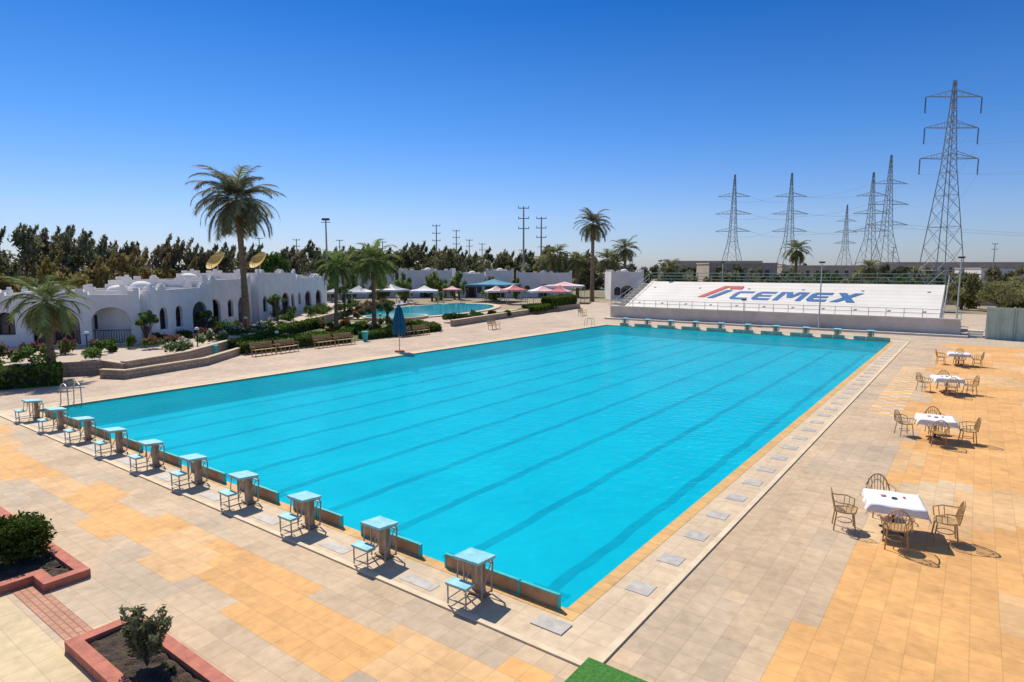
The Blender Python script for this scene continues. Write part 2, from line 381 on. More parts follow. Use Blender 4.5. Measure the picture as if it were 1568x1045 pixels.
for (x,y,rz) in [(4.15,7.14,12),(4.48,16.97,8),(4.45,27.15,15),(4.7,38.0,5)]:
    e=empty('cafe_table',(x,y,0),R(rz)); place(clm,'cloth',parent=e); place(tbm,'pedestal',parent=e); place(stm,'tableware',parent=e)
    offs=[(-.98,-.25,-75),(-.15,.98,180),(.98,-.05,85),(-.05,-.9,-8)] if ti==0 else [(-.9,.1,-80),(.05,.9,175),(.92,-.1,85),(0,-.9,5)]
    for (dx,dy,r) in offs:
        c=math.cos(R(rz));s=math.sin(R(rz))
        place(cm,'cane_armchair',(x+dx*c-dy*s,y+dx*s+dy*c,0),R(rz+r+random.uniform(-15,15)))
    ti+=1
# benches
g=MB()
for i in range(5): g.box((0,-.2+i*.1,.43),(1.7,.07,.025),'cane')
for i in range(4): g.box((0,-.28-.03*i,.55+i*.1),(1.7,.02,.07),'cane')
for sx in(-.75,0,.75):
    g.tube([(sx,.22,0),(sx,.22,.42)],.025,'cane'); g.tube([(sx,-.22,0),(sx,-.26,.45),(sx,-.4,.92)],.025,'cane')
for sx in(-.8,.8): g.tube([(sx,.22,.42),(sx,.22,.65),(sx,-.3,.65)],.022,'cane')
bme=g.mesh('park_bench')
for (x,y) in [(-33.6,15.3),(-33.7,17.2),(-34,20.6),(-34,22.5),(-34.4,29.4),(-34.4,31.3)]: place(bme,'park_bench',(x,y,0),R(-90+random.uniform(-6,6)))
place(bme,'park_bench',(-32.5,39.4,0),R(-80)); place(bme,'park_bench',(-34.5,60,0),R(-80))
# closed umbrella
g=MB(); g.tube([(0,0,0),(0,0,3.4)],.03,'metal'); g.tube([(0,0,0),(0,0,.12)],.35,'redborder',14)
n=16; rings=[(3.35,.03),(3.1,.18),(2.4,.30),(1.7,.40),(1.25,.36)]
V=[];F=[]
for z,r in rings:
    for k in range(n):
        rr=r*(1+.25*(-1)**k); V.append((rr*math.cos(2*math.pi*k/n),rr*math.sin(2*math.pi*k/n),z))
for i in range(len(rings)-1):
    for k in range(n): F.append((i*n+k,i*n+(k+1)%n,(i+1)*n+(k+1)%n,(i+1)*n+k))
g.add(V,F,'parasol'); g.build('closed_parasol',(-27.4,22,0))
# ---------------------------------------------------------------- near planters
def soil_patch(g,x0,x1,y0,y1):
    nX=max(4,int((x1-x0)*8));nY=max(4,int((y1-y0)*8));V=[];F=[]
    for j in range(nY+1):
        for i in range(nX+1): V.append((x0+(x1-x0)*i/nX,y0+(y1-y0)*j/nY,.08+random.uniform(-.03,.035)))
    for j in range(nY):
        for i in range(nX): F.append((j*(nX+1)+i,j*(nX+1)+i+1,(j+1)*(nX+1)+i+1,(j+1)*(nX+1)+i))
    g.add(V,F,'soil')
w=.2;h=.16
g=MB(); g.b2(-14,-7.95,-4.6,-4.4,0,h,'redborder'); g.b2(-8.15,-7.95,-4.95,-4.6,0,h,'redborder'); g.b2(-8.7,-7.95,-5.15,-4.95,0,h,'redborder'); g.b2(-8.7,-8.5,-6.6,-5.15,0,h,'redborder'); g.b2(-14,-8.7,-6.6,-6.4,0,h,'redborder'); g.b2(-14.2,-14,-6.6,-4.4,0,h,'redborder')
soil_patch(g,-14,-8.7,-6.4,-4.6); soil_patch(g,-8.7,-8.15,-4.95,-4.6); g.build('planter_bed')
g=MB(); x0,x1,y0,y1=-5.6,3,-5.6,-4.55
g.b2(x0,x1,y1-w,y1,0,h,'redborder'); g.b2(x0,x1,y0,y0+w,0,h,'redborder'); g.b2(x0,x0+w,y0+w,y1-w,0,h,'redborder'); g.b2(x1-w,x1,y0+w,y1-w,0,h,'redborder'); soil_patch(g,x0+w,x1-w,y0+w,y1-w); g.build('planter_bed')
g=MB(); g.b2(-8.48,-5.63,-5.5,-5.1,.0,.006,'redpave'); g.build('red_paver_strip')
g=MB(); g.b2(1.0,2.3,-2.4,-1.0,.037,.055,'mat'); g.b2(1.02,2.28,-2.38,-1.24,.0,.036,'mat'); g.build('green_mat')
def bush(name,loc,r,h,n,size,col):
    f=Fol(); 
    for i in range(n):
        a=random.random()*6.28; q=random.random()**.5*r*.75; z=h*(.2+.7*random.random())
        f.clump((q*math.cos(a),q*math.sin(a),z),(r*.36,r*.36,h*.22),110,size,col,1.9,.2)
    e=empty(name,loc); f.build('foliage',e)
    g=MB()
    for i in range(6):
        a=i*1.05; g.tube([(0,0,-.05),(r*.3*math.cos(a),r*.3*math.sin(a),h*.4),(r*.5*math.cos(a+.3),r*.5*math.sin(a+.3),h*.75)],[.02,.014,.006],'bark',5)
    g.build('stems',parent=e)
bush('round_bush',(-9.7,-5.0,.1),.58,.85,60,.045,(.08,.12,.025))
f=Fol(); g=MB()
for i in range(20):
    a=random.random()*6.28; q=random.uniform(.08,.34); h=random.uniform(.5,.85)
    top=(q*math.cos(a),q*math.sin(a),h); g.tube([(0,0,0),(top[0]*.4,top[1]*.4,h*.5),top],[.012,.009,.004],'bark',5)
    for k in range(6):
        t=.35+.65*k/5; P=np.array(top)*np.array([t,t,t]); f.clump(P,(.07,.07,.07),14,.036,(.18,.20,.11),3.2,.7)
e=empty('leafy_shrub',(-4.05,-5.07,.1)); g.build('stems',parent=e); f.build('foliage',e)
f=Fol()
for i in range(7): f.clump((random.uniform(-1.5,.9),random.uniform(-.15,.15),.03),(.06,.06,.03),14,.04,(.12,.14,.05))
f.build('ground_weeds',loc=(-3.6,-5.05,.1))
# ---------------------------------------------------------------- palms
def palm(name,loc,hc,r,nf=44,seg=12,trunk=.28,col=(.075,.10,.035),lean=(0,0),leaf=.16,droop=6.4):
    e=empty(name,loc); g=MB()
    pts=[];rs=[]
    n=int(hc*3)
    for i in range(n+1):
        t=i/n; pts.append((lean[0]*t*t,lean[1]*t*t,-.3+(hc+.3)*t)); rs.append(trunk*(1.25-.45*min(1,t*2.5)+(.10 if i%2 else 0)+(.45 if t>.93 else 0)))
    g.tube(pts,rs,'trunk',9); g.build('trunk',parent=e)
    V=[];F=[];K=[]
    for k in range(nf):
        az=k*2.399+random.uniform(-.25,.25); u=(k+.5)/nf; el=R(80-125*u**.9+random.uniform(-8,8)); Lf=r*random.uniform(.9,1.2)*(1.0 if u<.8 else .85)
        p=np.array([lean[0],lean[1],hc+.1]); d=np.array([math.cos(az),math.sin(az)]); side=np.array([-d[1],d[0],0]); 
        ang=el; st=Lf/seg; dead=u>.93
        base=np.array((.24,.16,.07) if dead else col)*random.uniform(.7,1.35)
        prev=p; dr=droop*random.uniform(.7,1.4)
        for s in range(seg):
            ang-=R(dr if not dead else 3)*(.35+1.5*s/seg)*12/seg; ang=max(ang,R(-86)); fw=np.array([d[0]*math.cos(ang),d[1]*math.cos(ang),math.sin(ang)])
            q=prev+fw*st; up=np.cross(side,fw)
            o=len(V); w=.03*r/3
            V+= [prev-side*w,prev+side*w,q+side*w,q-side*w]; F.append((o,o+1,o+2,o+3)); K.append(base*1.3)
            tt=s/seg
            if tt<.12: prev=q; continue
            ll=r*leaf*2.0*math.sin(math.pi*min(1,.15+tt*.80))**.6+.03
            for h in(0,.33,.66):
                b0=prev+fw*st*h
                for sg in(-1,1):
                    dirv=side*sg*.66+fw*.72+np.array([0,0,-.16+random.uniform(-.22,.16)]); dirv/=np.linalg.norm(dirv)
                    o=len(V); V+= [b0-fw*st*.2,b0+fw*st*.2,b0+dirv*ll*random.uniform(.7,1.1)]; F.append((o,o+1,o+2)); K.append(base*random.uniform(.65,1.35))
            prev=q
    me=bpy.data.meshes.new('fronds'); me.from_pydata([tuple(map(float,v)) for v in V],[],F); at=me.attributes.new('col','FLOAT_COLOR','FACE')
    at.data.foreach_set('color',[float(c) for kk in K for c in (*kk,1)]); me.materials.append(M['leaf']); place(me,'fronds',parent=e)
palm('date_palm',(-46.8,21.9,.8),11.0,4.0,74,14,.30,(.22,.22,.125),lean=(-.3,-.2),leaf=.15)
palm('date_palm',(-50.8,91.5,0),13.8,3.7,50,12,.36,(.19,.19,.10))
palm('small_palm',(-34.7,3.4,0),4.0,2.2,44,10,.20,(.19,.23,.09))
palm('small_palm',(-44.7,30,0),6.0,2.4,44,10,.2,(.18,.24,.08),lean=(.2,.1))
palm('small_palm',(-41.7,32.2,0),6.5,2.8,46,10,.22,(.17,.22,.07))
for (x,y,h,r) in [(-67.5,105,8.6,3.9),(-63.6,108,7.5,3.2),(-58.5,112,7.6,3.6),(-55.5,114,10,3.4),(-60,118,7,3),(-72,108,7,3.2),(-25,130.5,9.6,3.2),(-13,140,6,2.8),(-48,120,6,3)]:
    palm('date_palm',(x,y,0),h,r,38,9,.34,(.18,.19,.08),leaf=.2)
# ---------------------------------------------------------------- terrace & gardens
ter=[(-31.9,5.9),(-33.4,9.9),(-39,17),(-45.6,25.3),(-52,34),(-60,45),(-80,60),(-95,40),(-80,-10),(-60,-30),(-40,-20),(-37.5,-6),(-36.0,2.0),(-34,5.7)]
def offset(poly,d):
    c=np.mean(poly,axis=0); return [tuple(np.array(p)+(c-np.array(p))/np.linalg.norm(c-np.array(p))*d) for p in poly]
M['stonetop']=mat('wall_cap',(.66,.52,.38),(.52,.41,.30),.9,2,.2)
def wallline(name,pts,w,z0,z1,m='stone',cap=True):
    e=empty(name)
    for i in range(len(pts)-1):
        a=Vector(pts[i]);b=Vector(pts[i+1]); d=b-a; ang=math.atan2(d.y,d.x)
        g=MB(); Lw=d.length+w*.4; H_=z1-z0-.003*i; g.b2(-w*.2,Lw,0,H_,-w/2,w/2-.004*(i%3),m)
        o=g.build('segment',parent=e); o.location=(a.x,a.y,z0); o.rotation_euler=(R(90),0,ang)
        g=MB(); g.b2(-w*.25,Lw+.03,-w/2-.04,w/2+.04,0,.06,'stonetop'); o=g.build('cap',parent=e); o.location=(a.x,a.y,z1-.003*i+.002); o.rotation_euler=(0,0,ang)
    return e
g=MB(); g.prism(offset(ter,.15),-.1,.72,'stone','tanwall'); g.build('garden_terrace')
wallline('stone_retaining_wall',ter[:6],.35,-.05,.80); wallline('stone_retaining_wall',[ter[-5],ter[-4],ter[-3],ter[-2],ter[-1],ter[0]],.35,-.05,.72)
wallline('stone_planter_wall',[(-32.5,5.0),(-31.2,5.6),(-32.4,10.6),(-38,18),(-41,22)],.25,-.05,.42)
g=MB(); gar=[(-34.8,14.2),(-35.6,35.5),(-46,38.5),(-49,31),(-37.5,14.4)]
g.prism(gar,-.05,.06,'stonetop','grass'); 
g.prism([(-38,39.5),(-40,48),(-41.8,60),(-43.3,73),(-50,76),(-48,66),(-45,60),(-43,48)],-.05,.35,'stone','grass')
g.build('garden_lawn')
wallline('stone_planter_wall',[(-37.8,39.2),(-39.6,48),(-41.8,60),(-43,73.4),(-48,80)],.4,-.05,.6)
f=Fol(); inner=MB()
hed=[((-35.3,14.6),(-35.5,24),.9,.75,0),((-35.6,25.5),(-35.9,35),.9,.6,0),((-36.5,14.8),(-42,21),.8,.8,0),((-42,21),(-48,30.5),.8,.9,0),((-36.5,35.2),(-42,36.8),.9,.6,0),
 ((-34.4,-1.5),(-32.4,3.0),1.6,.95,0),((-36.2,-6),(-34.6,-1.8),1.6,1.0,0),((-38.5,26),(-44,33),1.0,.6,0),((-38,19),(-38.3,24),1.2,.6,0),((-41,58),(-42.3,64),1.0,.7,.3),((-42.6,64),(-44.5,74),1.6,1.6,.3),((-46,76),(-52,84),2,1.5,0)]
for a,b,w,h,z in hed:
    f.hedge(a,b,w,h,z,.15,(.12,.18,.035),75)
    A=Vector(a);B=Vector(b);d=B-A; inner.box(((A.x+B.x)/2,(A.y+B.y)/2,z+h/2-.03),(d.length-.1,w-.12,h-.1),'soil',math.atan2(d.y,d.x))
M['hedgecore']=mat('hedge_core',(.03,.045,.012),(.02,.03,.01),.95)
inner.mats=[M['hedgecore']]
e=empty('clipped_hedge'); f.build('foliage',e); inner.build('core',parent=e)
def shrubset(name,pts,col,fc=None,r=.55,h=.8,size=.12):
    f=Fol()
    for (x,y,z) in pts:
        rr=r*random.uniform(.6,1.4); hh=h*random.uniform(.6,1.2); c0=np.array(col)*random.uniform(1.1,1.8)
        for k in range(5):
            o=(x+random.uniform(-.6,.6)*rr,y+random.uniform(-.6,.6)*rr,z+hh*random.uniform(.2,.75)); f.clump(o,(rr*.5,rr*.5,hh*.33),60,size,c0)
            if fc: f.clump((o[0],o[1],o[2]+.12),(rr*.5,rr*.5,hh*.33),18,size*.9,fc,1.1)
    f.build(name)
def along(a,b,n,z,j=.5): return [(a[0]+(b[0]-a[0])*i/(n-1)+random.uniform(-j,j),a[1]+(b[1]-a[1])*i/(n-1)+random.uniform(-j,j),z) for i in range(n)]
shrubset('white_flower_shrubs',along((-34.3,9.6),(-46,24.5),16,.75,.4),(.09,.13,.04),(.7,.66,.58))
shrubset('pink_flower_shrubs',along((-36.5,9.5),(-47,21),12,.75,.8),(.09,.12,.04),(.5,.08,.14))
shrubset('green_garden_shrubs',along((-37,6),(-46,20),12,.75,.8)+along((-37,-4),(-35,5),8,.7,.5),(.08,.13,.035),None,.6,.9)
shrubset('pink_flower_shrubs',along((-38,1),(-40,7),8,.7,.6),(.09,.12,.04),(.5,.09,.14),.5,.9)
shrubset('garden_shrubs',[(random.uniform(-47,-37),random.uniform(22,37),0.05) for i in range(20)],(.08,.13,.035),None,.5,.7)
shrubset('red_flower_shrubs',[(random.uniform(-47,-39),random.uniform(26,37),0.05) for i in range(14)],(.09,.11,.04),(.48,.05,.05),.45,.6)
shrubset('terrace_shrubs',along((-50,27),(-62,46),26,.75,1.2),(.075,.12,.035),None,.8,1.1)
shrubset('pink_flower_shrubs',along((-52,38),(-70,60),20,.3,1.5),(.08,.11,.04),(.5,.13,.16),.8,1.0,.18)
shrubset('poolside_shrubs',[(random.uniform(-47,-43),random.uniform(62,76),.3) for i in range(16)]+[(random.uniform(-43,-40),random.uniform(42,56),.3) for i in range(8)],(.06,.10,.03),None,.7,.7,.2)
def lamp(loc,h=1.1):
    g=MB(); g.tube([(0,0,0),(0,0,h)],.04,'darkmetal'); g.dome((0,0,h+.05),.16,.18,'canvaswhite',10,4); g.tube([(0,0,h),(0,0,h+.05)],.17,'darkmetal',10); g.build('garden_lamp',loc)
for p in [(-38.6,6.5,.72),(-36,12,.72),(-42,19,.72),(-39,1,.72),(-36.2,18,0),(-36.4,27,0),(-44,35,0)]: lamp(p)
g=MB(); g.tube([(0,0,0),(0,0,.7),(0,0,.8)],[.18,.28,.30],'teal',12)
lb=g.mesh('litter_bin')
for p in [(-33.9,1.2,0),(-34.6,25.0,0),(-35.5,12.8,0)]: place(lb,'litter_bin',p)
g=MB(); g.tube([(0,0,0),(0,0,1.5)],.03,'metal'); g.box((0,0,1.75),(.9,.05,.5),'canvasblue'); g.build('notice_sign',(-35.2,-.5,0),R(60))
# ---------------------------------------------------------------- houses
def curve_wall(name,w,h,openings,top=None,thick=.2,m='white'):
    cu=bpy.data.curves.new(name,'CURVE'); cu.dimensions='2D'; cu.fill_mode='BOTH'; cu.extrude=thick/2
    def sp(pts):
        s=cu.splines.new('POLY'); s.points.add(len(pts)-1)
        for i,p in enumerate(pts): s.points[i].co=(p[0],p[1],0,1)
        s.use_cyclic_u=True
    sp([(0,0),(w,0)]+(top if top else [(w,h),(0,h)]))
    for (cx,b,ow,oh,kind) in openings:
        x0,x1=cx-ow/2,cx+ow/2
        if kind=='r': sp([(x0,b),(x1,b),(x1,b+oh),(x0,b+oh)])
        else:
            rr=ow/2*(.8 if ow>1.6 else 1); zb=b+oh-rr
            sp([(x0,b),(x1,b)]+[(cx+ow/2*math.cos(a),zb+rr*math.sin(a)) for a in [math.pi*i/12 for i in range(13)]])
    o=bpy.data.objects.new(name,cu); scene.collection.objects.link(o)
    dg=bpy.context.evaluated_depsgraph_get(); me=bpy.data.meshes.new_from_object(o.evaluated_get(dg))
    bpy.data.objects.remove(o); me.materials.clear(); me.materials.append(M[m]); me.name=name; return me
def parapet(w,h):
    out=[(w,h+.55),(w-.35,h+.55),(w-.35,h+.35),(w-.7,h+.35),(w-.7,h+.1)]
    n=max(1,int(w//2.4)); 
    for k in range(n-1,-1,-1):
        c=(k+.5)*w/n
        if .7<c-.5 and c+.5<w-.7 and k%2==0:
            out+= [(c+.5,h+.1),(c+.5,h+.3),(c+.25,h+.3),(c+.25,h+.5),(c-.25,h+.5),(c-.25,h+.3),(c-.5,h+.3),(c-.5,h+.1)]
    out+= [(.7,h+.1),(.7,h+.35),(.35,h+.35),(.35,h+.55),(0,h+.55)]
    return out
def house(p0,p1,h,z0,openings,depth=7,m='white',domes=0,name='white_villa',porch=.5):
    a=Vector(p0);b=Vector(p1);d=b-a; w=d.length; ang=math.atan2(d.y,d.x)
    e=empty(name,(a.x,a.y,z0),ang)
    me=curve_wall('facade',w,h,openings,parapet(w,h),.22,m)
    o=place(me,'facade',parent=e); o.rotation_euler=(R(90),0,0)
    g=MB(); 
    g.b2(.002,.2,.112,depth,0,h+.1,m); g.b2(w-.2,w-.002,.112,depth,0,h+.1,m); g.b2(.2,w-.2,depth-.2,depth,0,h+.1,m); g.b2(.2,w-.2,.112,depth-.2,h-.35,h-.2,'roof')
    for yy in np.arange(1.5,depth,2.3):
        for x0 in(.0,w-.202): g.b2(x0+.003,x0+.199,yy,yy+.7,h+.1,h+.35,m); g.b2(x0+.003,x0+.199,yy+.2,yy+.5,h+.352,h+.55,m)
    for xx in np.arange(1.0,w-1,2.5): g.b2(xx,xx+.8,depth-.198,depth-.003,h+.1,h+.4,m)
    g.build('walls_roof',parent=e)
    g=MB()
    for (cx,bz,ow,oh,kind) in openings:
        big=oh>1.9; dep=1.2 if (big and ow>1.8) else .28
        g.b2(cx-ow/2-.3,cx+ow/2+.3,dep,dep+.05,bz-.05,bz+oh+.1,'tanwall' if dep>1 else 'dark')
        if dep>1:
            g.b2(cx-.55,cx+.55,dep-.06,dep-.003,bz,bz+2.0,'brown'); g.b2(cx-.12-ow/2,cx+ow/2+.12,.12,dep,bz-.06,bz-.003,'redborder')
            for k in(-1,1): g.b2(cx+k*(ow/2-.02)-.25 if k<0 else cx+ow/2-.25,cx-ow/2+.25 if k<0 else cx+ow/2+.25,dep-.05,dep-.004,bz+.9,bz+1.9,'dark')
            g.tube([(cx-ow/2,.1,bz+.9),(cx+ow/2,.1,bz+.9)],.03,'brown'); 
            q=cx-ow/2+.12
            while q<cx+ow/2: g.tube([(q,.1,bz),(q,.1,bz+.9)],.02,'brown',4); q+=.16
        else:
            for k in(-.5,0,.5): g.b2(cx+k*ow-.04,cx+k*ow+.04,.2,.275,bz,bz+oh,'brown')
            for k in(.02,.5): g.b2(cx-ow/2,cx+ow/2,.22,.27,bz+oh*k-.03,bz+oh*k+.03,'brown')
            g.b2(cx-ow/2-.12,cx+ow/2+.12,-.2,-.112,bz-.12,bz-.02,'white')
    g.build('windows_doors',parent=e)
    if domes:
        g=MB()
        for k in range(domes):
            cx=(k+.5)*w/domes; g.dome((cx,depth*.45,h+.25),.75,.42,m,20,7); g.b2(cx-.85,cx+.85,depth*.45-.85,depth*.45+.85,h-.2,h+.25,m)
        g.build('roof_domes',parent=e,smooth=False)
    return e
A='a'
def facing(pA,pB):
    a=Vector(pA);b=Vector(pB);d=b-a; n=Vector((d.y,-d.x)); cam=Vector((5.3,-8.8))-a
    return (pA,pB) if n.dot(cam)>0 else (pB,pA)
house((-47.2,3.3),(-41.2,10.8),3.3,.72,[(1.6,.8,1.1,1.5,A),(4.5,0.05,2.8,2.5,A),(7.8,.05,2.4,2.5,A)],8,domes=2)
p=facing((-41.0,11.3),(-46.2,18.5)); house(*p,3.55,.72,[(1.5,.8,1.0,1.6,A),(3.6,.8,1.0,1.6,A),(6.7,.05,2.3,2.5,A)],7,domes=1)
p=facing((-46.9,18.2),(-52.2,25.6)); house(*p,4.1,.72,[(1.6,.05,2.2,2.5,A),(4.6,.8,1.1,1.6,A),(7.2,.05,2.2,2.5,A)],8,domes=1)
p=facing((-52.1,26.3),(-58.2,34.8)); house(*p,4.6,.72,[(1.6,.8,1.1,1.6,A),(4.4,.05,2.2,2.5,A),(7.2,.05,2.2,2.5,A),(9.4,.8,1,1.6,A)],8,domes=0)
p=facing((-59.5,35.5),(-66,45)); house(*p,4.0,.72,[(1.6,.9,.9,1.4,A),(4.4,.05,2.1,2.4,A),(8.2,.05,2.1,2.4,A)],8,domes=1)
p=facing((-53,-4.5),(-47.8,2.6)); house(*p,3.0,.72,[(2,.9,.9,1.3,A),(5.5,.05,2.2,2.3,A)],8,domes=1)
for pa,pb,h in [((-102,67),(-96.5,74.5),4.9),((-96.4,74.7),(-91.5,81.5),4.4),((-91,82),(-82,88.5),5.5),((-81,89),(-76.5,92.3),4.8),((-76.4,92.5),(-71.8,95.8),5.4),((-71.5,96.5),(-62,103),5.0),((-50.9,98.9),(-45.9,102.6),5.2),((-88,55),(-84,62),4.4)]:
    p=facing(pa,pb); w=(Vector(pa)-Vector(pb)).length
    house(*p,h,0,[(w*.2,.9,1.2,1.6,A),(w*.5,.05,2.4,2.7,A),(w*.8,.9,1.2,1.6,A)],8,'white_far',1)
def dish(loc,r,az,el):
    g=MB(); n=20
    V=[];F=[]
    for i in range(6):
        q=r*i/5
        for k in range(n): V.append((q*math.cos(6.2832*k/n),q*math.sin(6.2832*k/n),.22*r*(i/5)**2*1.3))
    for i in range(5):
        for k in range(n): F.append((i*n+k,i*n+(k+1)%n,(i+1)*n+(k+1)%n,(i+1)*n+k))
    rot=Matrix.Rotation(az,3,'Z')@Matrix.Rotation(R(90)-el,3,'Y'); V=[rot@Vector(v) for v in V]; g.add(V,F,'dish')
    fo=rot@Vector((0,0,r*.8)); 
    for k in(0,7,14): g.tube([V[5*n+k],fo],.025,'metal',4)
    g.tube([(0,0,-.05),(0,0,-2.4)],.07,'metal'); g.build('satellite_dish',loc)
dish((-60.6,27.0,6.6),1.2,R(-85),R(38)); dish((-60.0,31.6,6.7),1.15,R(-85),R(38))
# ---------------------------------------------------------------- kids pool & tents
g=MB(); n=40
ell=lambda s:[(-57+ (7*s)*math.cos(t)*1.0-.28*(16*s)*math.sin(t),56+(16*s)*math.sin(t)*.96+(7*s)*.28*math.cos(t)) for t in [2*math.pi*k/n for k in range(n)]]
g.prism(ell(1.12),-.02,.14,'coping'); g.build('leisure_pool_coping')
M['water2']=mat('leisure_pool_water',(.01,.36,.50),(.02,.44,.56),.12,.4,.15)
g=MB(); g.prism(ell(1.0),.0,.155,'water2'); g.build('leisure_pool_water')
M['water3']=mat('child_pool_water',(.10,.6,.56),(.07,.5,.48),.1,.6,.1)
g=MB(); n=24; g.prism([(-50.6+3.6*math.cos(6.2832*k/n),43.3+4.2*math.sin(6.2832*k/n)) for k in range(n)],.0,.30,'coping'); g.prism([(-50.6+3.2*math.cos(6.2832*k/n),43.3+3.8*math.sin(6.2832*k/n)) for k in range(n)],.0,.32,'water3'); g.build('child_pool')
def tent(loc,w,d,m,m2,rz=0,hz=2.5,ph=1.2,name='shade_canopy'):
    g=MB(); hw,hd=w/2,d/2
    V=[(-hw,-hd,hz),(hw,-hd,hz),(hw,hd,hz),(-hw,hd,hz),(0,0,hz+ph)]
    N=6
    for s in range(4):
        a=Vector(V[s]);b=Vector(V[(s+1)%4]);t=Vector(V[4]); mm=m if s%2==0 else m2
        for i in range(N):
            u0=i/N;u1=(i+1)/N
            def pt(q,u):
                p=a.lerp(b,q).lerp(t,u); p.z-=.35*math.sin(math.pi*u)*ph*.6; return p
            g.add([pt(0,u0),pt(1,u0),pt(1,u1),pt(0,u1)],[(0,1,2,3)],mm)
        g.add([a,b,b-Vector((0,0,.3)),a-Vector((0,0,.3))],[(0,1,2,3)],m2)
    for x,y in((-hw,-hd),(hw,-hd),(hw,hd),(-hw,hd)): g.tube([(x,y,0),(x,y,hz)],.05,'rail')
    g.build(name,loc,rz)
T=[(-82.6,57.5,4.5,'canvaswhite','canvasgrey'),(-78.1,60.7,4.5,'canvasgrey','canvaswhite'),(-73.7,64,4.5,'canvaswhite','canvasgrey'),(-69.3,67.3,4.5,'canvaswhite','canvaswhite'),(-65.9,70.5,3.0,'canvaspink','canvasred'),(-66,82,8,'canvasblue','canvasblue'),(-57.3,76.4,3.6,'canvasred','canvaspink'),(-54.5,80.8,4.6,'canvaspink','canvaswhite'),(-53,85.5,6.5,'canvaspink','canvaswhite'),(-50.2,79.6,3.4,'canvasred','canvaspink'),(-75,54,3.5,'canvasgrey','canvasgrey'),(-86,62,4,'canvaswhite','canvasgrey'),(-61.5,77,3.6,'canvaspink','canvaswhite')]
for x,y,w,a,b in T: tent((x,y,0),w,w,a,b,R(36+random.uniform(-20,20)),random.uniform(2.1,2.6)+(.6 if w>5 else 0),random.uniform(.6,1.1))
g=MB()
g.box((0,0,.32),(.65,1.3,.06),'canvaswhite'); g.box((0,.85,.52),(.65,.6,.05),'canvaswhite',rx=R(38))
for x,y in((-.28,-.55),(.28,-.55),(-.28,.55),(.28,.55)): g.tube([(x,y,0),(x,y,.3)],.025,'canvaswhite')
lm=g.mesh('sun_lounger')
for i in range(14):
    t=i/13; place(lm,'sun_lounger',(-66-4*t+random.uniform(-1,1),48+18*t,0),R(random.uniform(60,110)))
# ---------------------------------------------------------------- grandstand
e=empty('grandstand'); g=MB()
xl,xr=-29.6,4.35; sl,sr=-28.9,2.7
yb,yt,zb,zt=60.2,68.0,1.45,4.3
g.b2(xl,xr,58.1,58.35,0,1.45,'standwall'); g.b2(xl,xr,58.35,60.2,0,1.2,'standwall'); g.b2(xl-.1,xr+.1,58.0,58.45,1.452,1.55,'standwhite')
V=[(sl,yb,0),(sl,yb,1.3),(sl,yt,zt),(sl,yt,0),(sr,yb,0),(sr,yb,1.3),(sr,yt,zt),(sr,yt,0)]
g.add(V,[(0,1,2,3),(4,7,6,5),(1,5,6,2),(2,6,7,3)],'standwhite')
g.b2(xl,sl-.01,60.2,62,0,1.2,'standwall'); g.b2(sr+.01,xr,60.2,62,0,1.2,'standwall')
g.b2(xl-.2,xr+.6,57.0,58.1-.003,0,.18,'standwall')
g.build('structure',parent=e)
sla=math.atan2(zt-1.3,yt-yb); SL=math.hypot(zt-1.3,yt-yb)
def sp(x,s,dz=.006): return (x,yb+s*math.cos(sla)-dz*math.sin(sla),1.3+s*math.sin(sla)+dz*math.cos(sla))
g=MB(); M['joint']=mat('stand_joint',(.66,.61,.55),(.60,.55,.5),.8); M['vent']=mat('stand_vent',(.25,.17,.13),(.18,.12,.1),.8)
for k in range(1,9):
    s=SL*k/9; g.add([sp(sl+.1,s-.03,.004),sp(sr-.1,s-.03,.004),sp(sr-.1,s+.03,.004),sp(sl+.1,s+.03,.004)],[(0,1,2,3)],'joint')
for s0 in(1.5,6.3):
    for k in range(11):
        x=-27.5+k*2.9
        if s0==6.3 and k%2: continue
        g.add([sp(x-.14,s0-.16,.008),sp(x+.14,s0-.16,.008),sp(x+.14,s0+.16,.008),sp(x-.14,s0+.16,.008)],[(0,1,2,3)],'vent')
g.build('joints',parent=e)
g=MB(); lay=[.012]
def stroke(ox,os,pts,m,shear=.22):
    lay[0]+=.003; g.add([sp(ox+p[0]+shear*p[1],os+p[1],lay[0]) for p in pts],[tuple(range(len(pts)))],m)
def bar(ox,os,x0,x1,y0,y1): stroke(ox,os,[(x0,y0),(x1,y0),(x1,y1),(x0,y1)],'logoblue')
H=2.4;wd=2.0;tk=.58; os=3.2
xc=-17.5
for ch in 'CEMEX':
    if ch in 'CE':
        stroke(xc,os,[(0,.45),(.35,.0),(wd,0),(wd,tk),(tk,tk),(tk,H-tk),(wd,H-tk),(wd,H),(.35,H),(0,H-.45)],'logoblue')
        if ch=='E': bar(xc,os,tk+.01,wd*.92,H/2-.24,H/2+.24)
        xc+=wd+.42
    elif ch=='M':
        bar(xc,os,0,tk,0,H); bar(xc,os,2.3,2.3+tk,0,H); stroke(xc,os,[(tk*.9,H),(1.15,.8),(1.7,.8),(tk+.6,H)],'logoblue'); stroke(xc,os,[(1.15,.8),(1.7,.8),(2.4,H),(1.75,H)],'logoblue'); xc+=3.25
    else:
        stroke(xc,os,[(0,0),(.8,0),(2.4,H),(1.6,H)],'logoblue'); stroke(xc,os,[(1.6,0),(2.4,0),(.8,H),(0,H)],'logoblue')
stroke(-21.2,3.1,[(0,.5),(.8,.5),(2.1,3.6),(1.3,3.6)],'logored'); stroke(-21.2,3.1,[(1.32,3.6),(2.12,3.6),(2.5,3.0),(3.9,3.0),(3.7,3.9),(1.4,3.9)],'logored')
